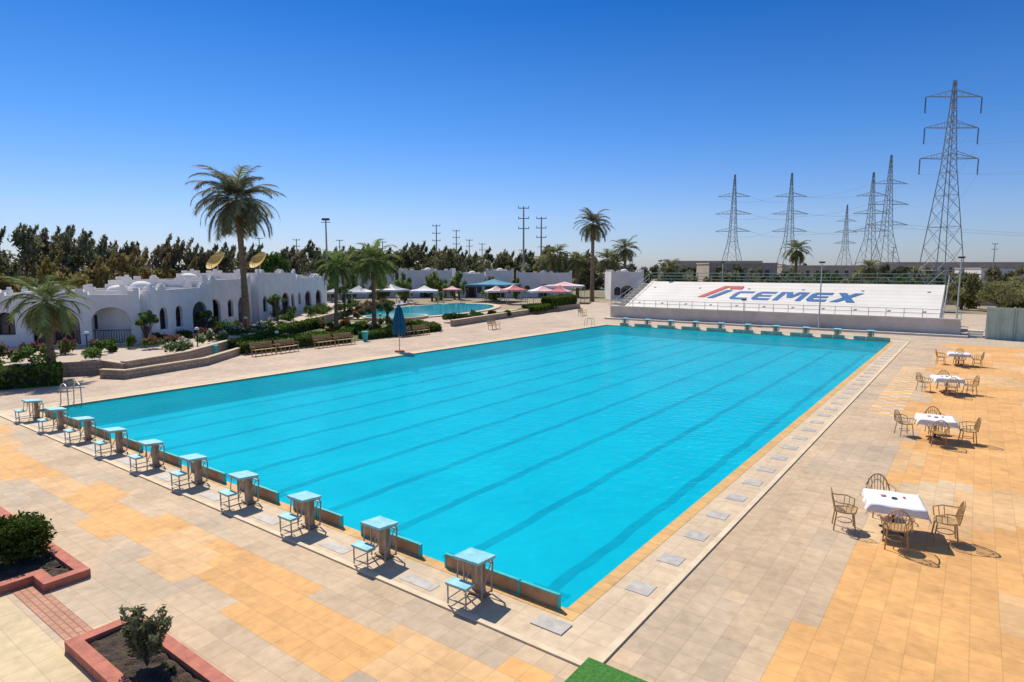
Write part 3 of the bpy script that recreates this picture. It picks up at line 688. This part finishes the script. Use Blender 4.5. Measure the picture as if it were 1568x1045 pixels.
stroke(-20.0,3.1,[(0,.3),(.75,.3),(1.8,2.7),(1.05,2.7)],'logoblue')
g.build('painted_logo',parent=e)
def railing(name,p0,p1,h=1.0,sp_=1.6,bars=3,m='rail',r=.03):
    a=Vector(p0);b=Vector(p1);n=max(1,int((b-a).length/sp_)); g=MB()
    for i in range(n+1):
        q=a.lerp(b,i/n); g.tube([q,q+Vector((0,0,h))],r,m,5)
    for k in range(bars):
        z=h*(k+1)/bars; g.tube([a+Vector((0,0,z)),b+Vector((0,0,z))],r,m,5)
    g.build(name)
railing('stand_railing',(xl,58.22,1.55),(xr,58.22,1.55),.75,1.4,2)
railing('stand_railing',(sl,68.3,4.2),(sr,68.3,4.2),1.15,1.5,3,'greenrail',.04)
railing('stand_railing',(sr+.3,60.4,1.2),(sr+.3,68,4.2),1.0,1.2,2); railing('stand_railing',(sl-.3,60.4,1.2),(sl-.3,68,4.2),1.0,1.2,2); railing('stand_railing',(sl-1.2,60.4,1.2),(sl-1.2,68,3.6),1.0,1.2,2)
g=MB()
for k in range(9): g.b2(sl-1.2,sl-.25,60.2+k*.86,60.2+(k+1)*.86,0,1.2+(k+.5)*.33,'standwall')
g.build('stand_stairs')
def pole(loc,h,r=.06,name='lamp_post'):
    g=MB(); g.tube([(0,0,0),(0,0,h)],[r*1.3,r*.8],'rail',8); g.box((0,0,h+.1),(.5,.25,.16),'darkmetal'); g.box((0,0,.1),(.35,.35,.2),'concrete'); g.build(name,loc,R(20))
pole((-6.8,57.6,0),6.4); pole((4.0,61.0,1.2),5.6); pole((-20,69,0),6.6); pole((-28.0,68.6,0),6.8); pole((-14,57.7,0),2.6,.04)
g=MB(); V=[];F=[]; n=240
for i in range(n+1):
    x=6.2+i*.1; y=57.2+(.05 if (i//2)%2 else 0); V+= [(x,y,0),(x,y,2.6)]
for i in range(n): F.append((2*i,2*i+2,2*i+3,2*i+1))
g.add(V,F,'corr'); g.b2(6.1,6.25,57.1,57.3,0,2.75,'rail'); g.b2(12,12.15,57.32,57.45,0,2.7,'rail'); g.b2(6.25,30,57.1,57.19,2.6,2.68,'corr')
q=7.0
while q<30: g.b2(q,q+.06,57.1,57.19,0,2.598,'rail'); q+=1.0
g.build('corrugated_sheet_fence')
g=MB(); 
for k in range(3): g.b2(4.9,6.0,58.0+k*.4,60,.18*k,.18*(k+1)-.002,'standwall')
g.build('concrete_steps')
g=MB(); g.b2(-60,160,118,118.3,0,1.6,'tanwall'); g.build('boundary_wall')
def lowb(x,y,w,d,h,rz,m='tanwall'):
    e=empty('distant_building',(x,y,0),rz); g=MB(); g.b2(-w/2,w/2,-d/2,d/2,0,h,m); g.b2(-w/2-.2,w/2+.2,-d/2-.2,d/2+.2,h,h+.4,'roof'); g.build('walls',parent=e)
    g=MB(); q=-w/2+2
    while q<w/2-2: g.b2(q,q+1.4,-d/2-.05,-d/2-.003,h*.45,h*.75,'dark'); q+=4
    g.build('windows',parent=e)
for (x,y,w,h,m) in [(-40,290,60,7,'tanwall'),(30,310,70,6,'white_far'),(-95,330,40,8,'tanwall'),(110,320,90,6.5,'tanwall'),(10,400,120,9,'tanwall'),(-60,205,22,7.5,'tanwall'),(200,380,120,8,'tanwall'),(-140,420,60,11,'tanwall')]:
    lowb(x,y,w,14,h,R(36.5),m)
# ---------------------------------------------------------------- trees
def treeline(name,pts,hs,rw,ncl,nl,size,col,col2,trunks=True,wisp=3,round_=False):
    f=Fol(); g=MB()
    for (x,y),h in zip(pts,hs):
        base=np.array(col) if random.random()<.6 else np.array(col2); base=base*random.uniform(.75,1.25)
        lean=(random.uniform(-.8,.8),random.uniform(-.8,.8)); R_=rw*random.uniform(.75,1.25)
        if trunks: g.tube([(x,y,0),(x+lean[0]*.5,y+lean[1]*.5,h*.5),(x+lean[0],y+lean[1],h*.92)],[.22,.14,.04],'bark',5)
        for k in range(ncl):
            t=random.uniform(.05,1)**(.75); a=random.random()*6.28
            env=math.sqrt(max(.05,1-((t-.45)/.58)**2)) if round_ else (1-.72*t**2)
            off=R_*env*random.uniform(.2,1); s_=random.uniform(.7,1.25)
            f.clump((x+lean[0]*t+off*math.cos(a),y+lean[1]*t+off*math.sin(a),h*t*.93),(R_*.42*s_*(1.2-.6*t),R_*.42*s_*(1.2-.6*t),(h*.06+.5)*s_),nl,size,base,2.6,.8)
        for k in range(wisp):
            a=random.random()*6.28; b=R_*random.uniform(0,.5)
            bx,by,bz=x+lean[0]+b*math.cos(a),y+lean[1]+b*math.sin(a),h*random.uniform(.78,.98)
            for q in range(4):
                f.clump((bx+.35*q*.6,by+.2*q,bz+q*.5),(.4-.07*q,.4-.07*q,.5),int(nl*.3),size*.8,base,3.2,1.2)
    e=empty(name); f.build('foliage',e)
    if trunks: g.build('trunks',parent=e)
def line(a,b,n,j): return [(a[0]+(b[0]-a[0])*i/(n-1)+random.uniform(-j,j),a[1]+(b[1]-a[1])*i/(n-1)+random.uniform(-j,j)) for i in range(n)]
CAS=(.22,.225,.13); CAS2=(.29,.235,.15)
P1=line((-118,6),(-112,30),18,3)+line((-112,30),(-100,66),26,3)+line((-122,-5),(-118,40),10,4)
hs=[]
for x,y in P1: hs.append(random.uniform(9.0,13.8)*(1-.38*max(0,min(1,(y-14)/45))))
treeline('casuarina_trees',P1,hs,3.6,22,55,.30,CAS,CAS2,wisp=7)
treeline('scrub_trees',line((-90,2),(-92,40),14,3),[random.uniform(5,8) for _ in range(14)],2.8,12,70,.32,(.24,.20,.08),(.28,.23,.06),True,1,True)
P2=line((-150,80),(-86,152),56,4)+line((-135,80),(-100,118),20,3)
treeline('distant_trees',P2,[random.uniform(7.5,11.5) for _ in P2],4.4,14,50,.45,(.21,.22,.12),(.25,.24,.13),False,3,True)
P3=line((-90,160),(60,300),70,10)+line((-40,150),(60,215),20,6)
treeline('distant_trees',P3,[random.uniform(3,7) for _ in P3],4,8,40,.6,(.18,.19,.11),(.24,.22,.12),False,0,True)
P4=line((-300,200),(-80,420),60,12)+line((60,300),(420,360),50,12)
treeline('distant_trees',P4,[random.uniform(5,10) for _ in P4],7,8,40,1.0,(.20,.22,.16),(.23,.24,.17),False,0,True)
treeline('stand_shrubs',line((-28,71.5),(2,71.5),26,.4),[random.uniform(3.9,4.9) for _ in range(26)],1.3,7,60,.25,(.12,.15,.06),(.15,.17,.07),True,0,True)
treeline('courtyard_trees',line((-80,50),(-70,86),7,3)+line((-98,60),(-70,90),10,3),[random.uniform(3.5,5.2) for _ in range(17)],1.6,10,60,.28,(.15,.21,.06),(.22,.26,.07),True,0,True)
treeline('roadside_trees',line((2,104),(60,112),16,3)+line((-50,120),(0,130),14,4),[random.uniform(3.0,5.4) for _ in range(30)],2.2,12,60,.32,(.16,.2,.08),(.24,.24,.10),True,0,True)
def tree(name,loc,h,r,ncl,nl,size,col,bare=False):
    e=empty(name,loc); g=MB(); f=Fol()
    g.tube([(0,0,-.1),(.1,0,h*.35),(.15,.1,h*.6)],[.18,.13,.08],'bark',7)
    for k in range(ncl):
        a=random.random()*6.28; el=random.uniform(-.2,1.3); q=random.uniform(.45,.95)*r; c=(q*math.cos(a)*math.cos(el),q*math.sin(a)*math.cos(el),h-r*.9+q*math.sin(el)*.9)
        g.tube([(.1,0,h*.33),(c[0]*.5,c[1]*.5,(c[2]+h*.33)*.5),c],[.06,.035,.012],'bark',5)
        f.clump(c,(r*.36,r*.36,r*.28),nl,size,col)
    g.build('trunk_limbs',parent=e); f.build('foliage',e)
tree('round_tree',(-71,40.5,0),7.9,2.2,30,110,.2,(.08,.15,.04))
for (x,y,h,r) in [(7.5,88,4.4,2.4),(12,92,4.8,2.6),(17,90,4.5,2.4),(23,94,4.9,2.7),(30,98,4.6,2.5),(9,100,4.6,2.6),(1,96,3.6,1.8)]:
    tree('acacia_tree',(x,y,0),h,r,26,50,.19,(.26,.25,.11))
for (x,y,h) in [(-40,10.5,2.6),(-44.5,17,2.2),(-43,35,2.2),(-50,27,3),(-56,40,3.5)]:
    tree('garden_tree',(x,y,.4),h,.8,12,60,.12,(.13,.2,.06))
# ---------------------------------------------------------------- pylons, poles
def pylon(loc,H,base,arms,aw,rz,r=.11,waist=.5,ins=True):
    g=MB()
    def wdt(z):
        wz=H*waist
        return base+(base*.28-base)*(z/wz) if z<wz else base*.28+(.35-base*.28)*((z-wz)/(H-wz))
    lv=[0]; z=0
    while z<H-1.0:
        z+=max(1.6,wdt(z)*.85); lv.append(min(z,H))
    lv[-1]=H
    cor=[(-1,-1),(1,-1),(1,1),(-1,1)]
    for i in range(len(lv)-1):
        z0,z1=lv[i],lv[i+1]; w0,w1=wdt(z0)/2,wdt(z1)/2
        for k in range(4):
            a=cor[k];b=cor[(k+1)%4]
            g.tube([(a[0]*w0,a[1]*w0,z0),(a[0]*w1,a[1]*w1,z1)],r,'pylon',4)
            g.tube([(a[0]*w0,a[1]*w0,z0),(b[0]*w1,b[1]*w1,z1)],r*.5,'pylon',3); g.tube([(b[0]*w0,b[1]*w0,z0),(a[0]*w1,a[1]*w1,z1)],r*.5,'pylon',3)
            if i%2==0: g.tube([(a[0]*w1,a[1]*w1,z1),(b[0]*w1,b[1]*w1,z1)],r*.5,'pylon',3)
    tips=[]
    for z,s in zip(arms,aw):
        for sg in(-1,1):
            w=wdt(z)/2; tip=(sg*s,0,z)
            for yy in(-w,w):
                g.tube([(sg*w,yy,z),tip],r*.65,'pylon',4); g.tube([(sg*w,yy,z+1.3),tip],r*.65,'pylon',4)
                for q in(.25,.5,.75):
                    xx=sg*(w+(s-w)*q); g.tube([(xx,yy*(1-q),z),(xx,yy*(1-q),z+1.3*(1-q))],r*.4,'pylon',3)
            if ins: 
                for k in range(8): g.tube([(tip[0],0,z-.2-k*.38),(tip[0],0,z-.45-k*.38)],[.17,.07],'darkmetal',6)
                g.tube([(tip[0],0,z),(tip[0],0,z-3.2)],.05,'darkmetal',4)
            c=math.cos(rz);s_=math.sin(rz); tips.append(Vector((loc[0]+tip[0]*c,loc[1]+tip[0]*s_,z-(3.2 if ins else 0))))
    tips.append(Vector((loc[0],loc[1],H)))
    g.build('transmission_pylon',loc,rz); return tips
rr=R(36.5)
tb=pylon((-1,148,0),43.2,6.6,[28.0,34.0,40.0],[5.9,5.4,5.6],rr,.10,.62)
t1=pylon((-65,216.6,0),38.5,8.5,[19,25,31],[6.2,6.4,5.6],rr,.10,.42,False)
t2=pylon((-49,228,0),39,8.5,[19,25,31],[6.2,6.4,5.6],rr,.10,.42,False)
t3=pylon((-19.5,228,0),42,9,[20,26.5,33],[6.8,6.6,5.8],rr,.10,.42,False)
t4=pylon((-26,243,0),39,9,[19,25,31],[6.2,6.4,5.6],rr,.10,.42,False)
t5=pylon((-55,382,0),41,9,[20,26,32],[6.2,6.4,5.6],rr,.12,.42,False)
def wires(ta,tb_,sag,r=.02):
    g=MB()
    for a,b in zip(ta,tb_):
        g.tube([a.lerp(b,i/14)-Vector((0,0,sag*4*(i/14)*(1-i/14))) for i in range(15)],r,'wire',3)
    g.build('power_line')
mv=lambda t,d:[p+Vector(d) for p in t]
wires(tb,mv(tb,(150,-110,4)),7); wires(tb[1::2],t3[1::2],5); wires(t1[:6],t2[:6],2,.03); wires(t2[:6],t3[:6],2,.03); wires(t3[:2],mv(t3,(260,120,5))[:2],9,.03)
def upole(loc,h,arms=3,nm='utility_pole'):
    g=MB(); g.tube([(0,0,0),(0,0,h)],[.28,.14],'concrete',7)
    for k in range(arms): g.box((0,0,h-.3-k*2.2),(2.4,.18,.18),'concrete'); 
    for k in range(arms):
        for s in(-1.1,0,1.1): g.tube([(s,0,h-.2-k*2.2),(s,0,h+.15-k*2.2)],.07,'darkmetal',5)
    g.build(nm,loc,rr)
upole((-75.7,105,0),19.4); upole((-78.4,116,0),18); upole((-125.9,130.5,0),19); upole((-137.7,152.8,0),19)
for i in range(9):
    t=i/8; upole((-190+60*t+random.uniform(-8,8),110+95*t,0),random.uniform(13,17),2)
for i in range(6): upole((-60+35*i,300+10*i,0),random.uniform(14,18),2)
g=MB(); g.tube([(0,0,0),(0,0,14.2)],[.22,.12],'concrete',8); g.box((0,0,14.4),(1.2,.6,.35),'darkmetal'); g.box((0,0,13.9),(1.6,.1,.1),'darkmetal'); g.build('floodlight_mast',(-86,60.5,0),rr)
# ---------------------------------------------------------------- light
az=Vector((-.90,.40)); az.normalize(); el=R(52)
s=Vector((az.x*math.cos(el),az.y*math.cos(el),math.sin(el)))
sd=bpy.data.lights.new('sun','SUN'); sd.energy=4.9; sd.angle=R(.55); sd.color=(1,.93,.81)
so=bpy.data.objects.new('sun',sd); scene.collection.objects.link(so); so.rotation_euler=s.to_track_quat('Z','Y').to_euler()
w=bpy.data.worlds.new('World'); scene.world=w; w.use_nodes=True; t=w.node_tree; bg=t.nodes['Background']
sk=t.nodes.new('ShaderNodeTexSky'); sk.sky_type='NISHITA'; sk.sun_disc=False; sk.sun_elevation=el; sk.sun_rotation=math.atan2(az.x,az.y)
sk.air_density=1.0; sk.dust_density=.4; sk.ozone_density=3.0; sk.altitude=0
tc=t.nodes.new('ShaderNodeTexCoord'); sx=t.nodes.new('ShaderNodeSeparateXYZ'); t.links.new(tc.outputs['Generated'],sx.inputs[0])
cr=t.nodes.new('ShaderNodeValToRGB'); t.links.new(sx.outputs['Z'],cr.inputs['Fac'])
els=cr.color_ramp.elements
stops=[(0.0,(.78,.86,1.22)),(.08,(.70,.86,1.26)),(.2,(.34,.72,1.24)),(.37,(.09,.48,1.04)),(.6,(1.05,1.15,1.28))]
els[0].position=0; els[1].position=.6; els.new(.08); els.new(.2); els.new(.37)
for e_,(p_,c_) in zip(els,stops): e_.position=p_; e_.color=(c_[0]*.75,c_[1]*.75,c_[2]*.75,1)
mu=t.nodes.new('ShaderNodeVectorMath'); mu.operation='MULTIPLY'; t.links.new(sk.outputs[0],mu.inputs[0]); t.links.new(cr.outputs[0],mu.inputs[1])
t.links.new(mu.outputs[0],bg.inputs['Color']); bg.inputs['Strength'].default_value=.127
scene.view_settings.view_transform='Standard'; scene.view_settings.look='None'; scene.view_settings.exposure=0
# ---------------------------------------------------------------- camera
cd=bpy.data.cameras.new('camera'); cd.sensor_width=36; cd.lens=22.04; cd.clip_end=6000
co=bpy.data.objects.new('camera',cd); scene.collection.objects.link(co); co.location=(5.32,-8.78,5.85); co.rotation_euler=(R(90-6.54),0,R(36.5))
scene.camera=co
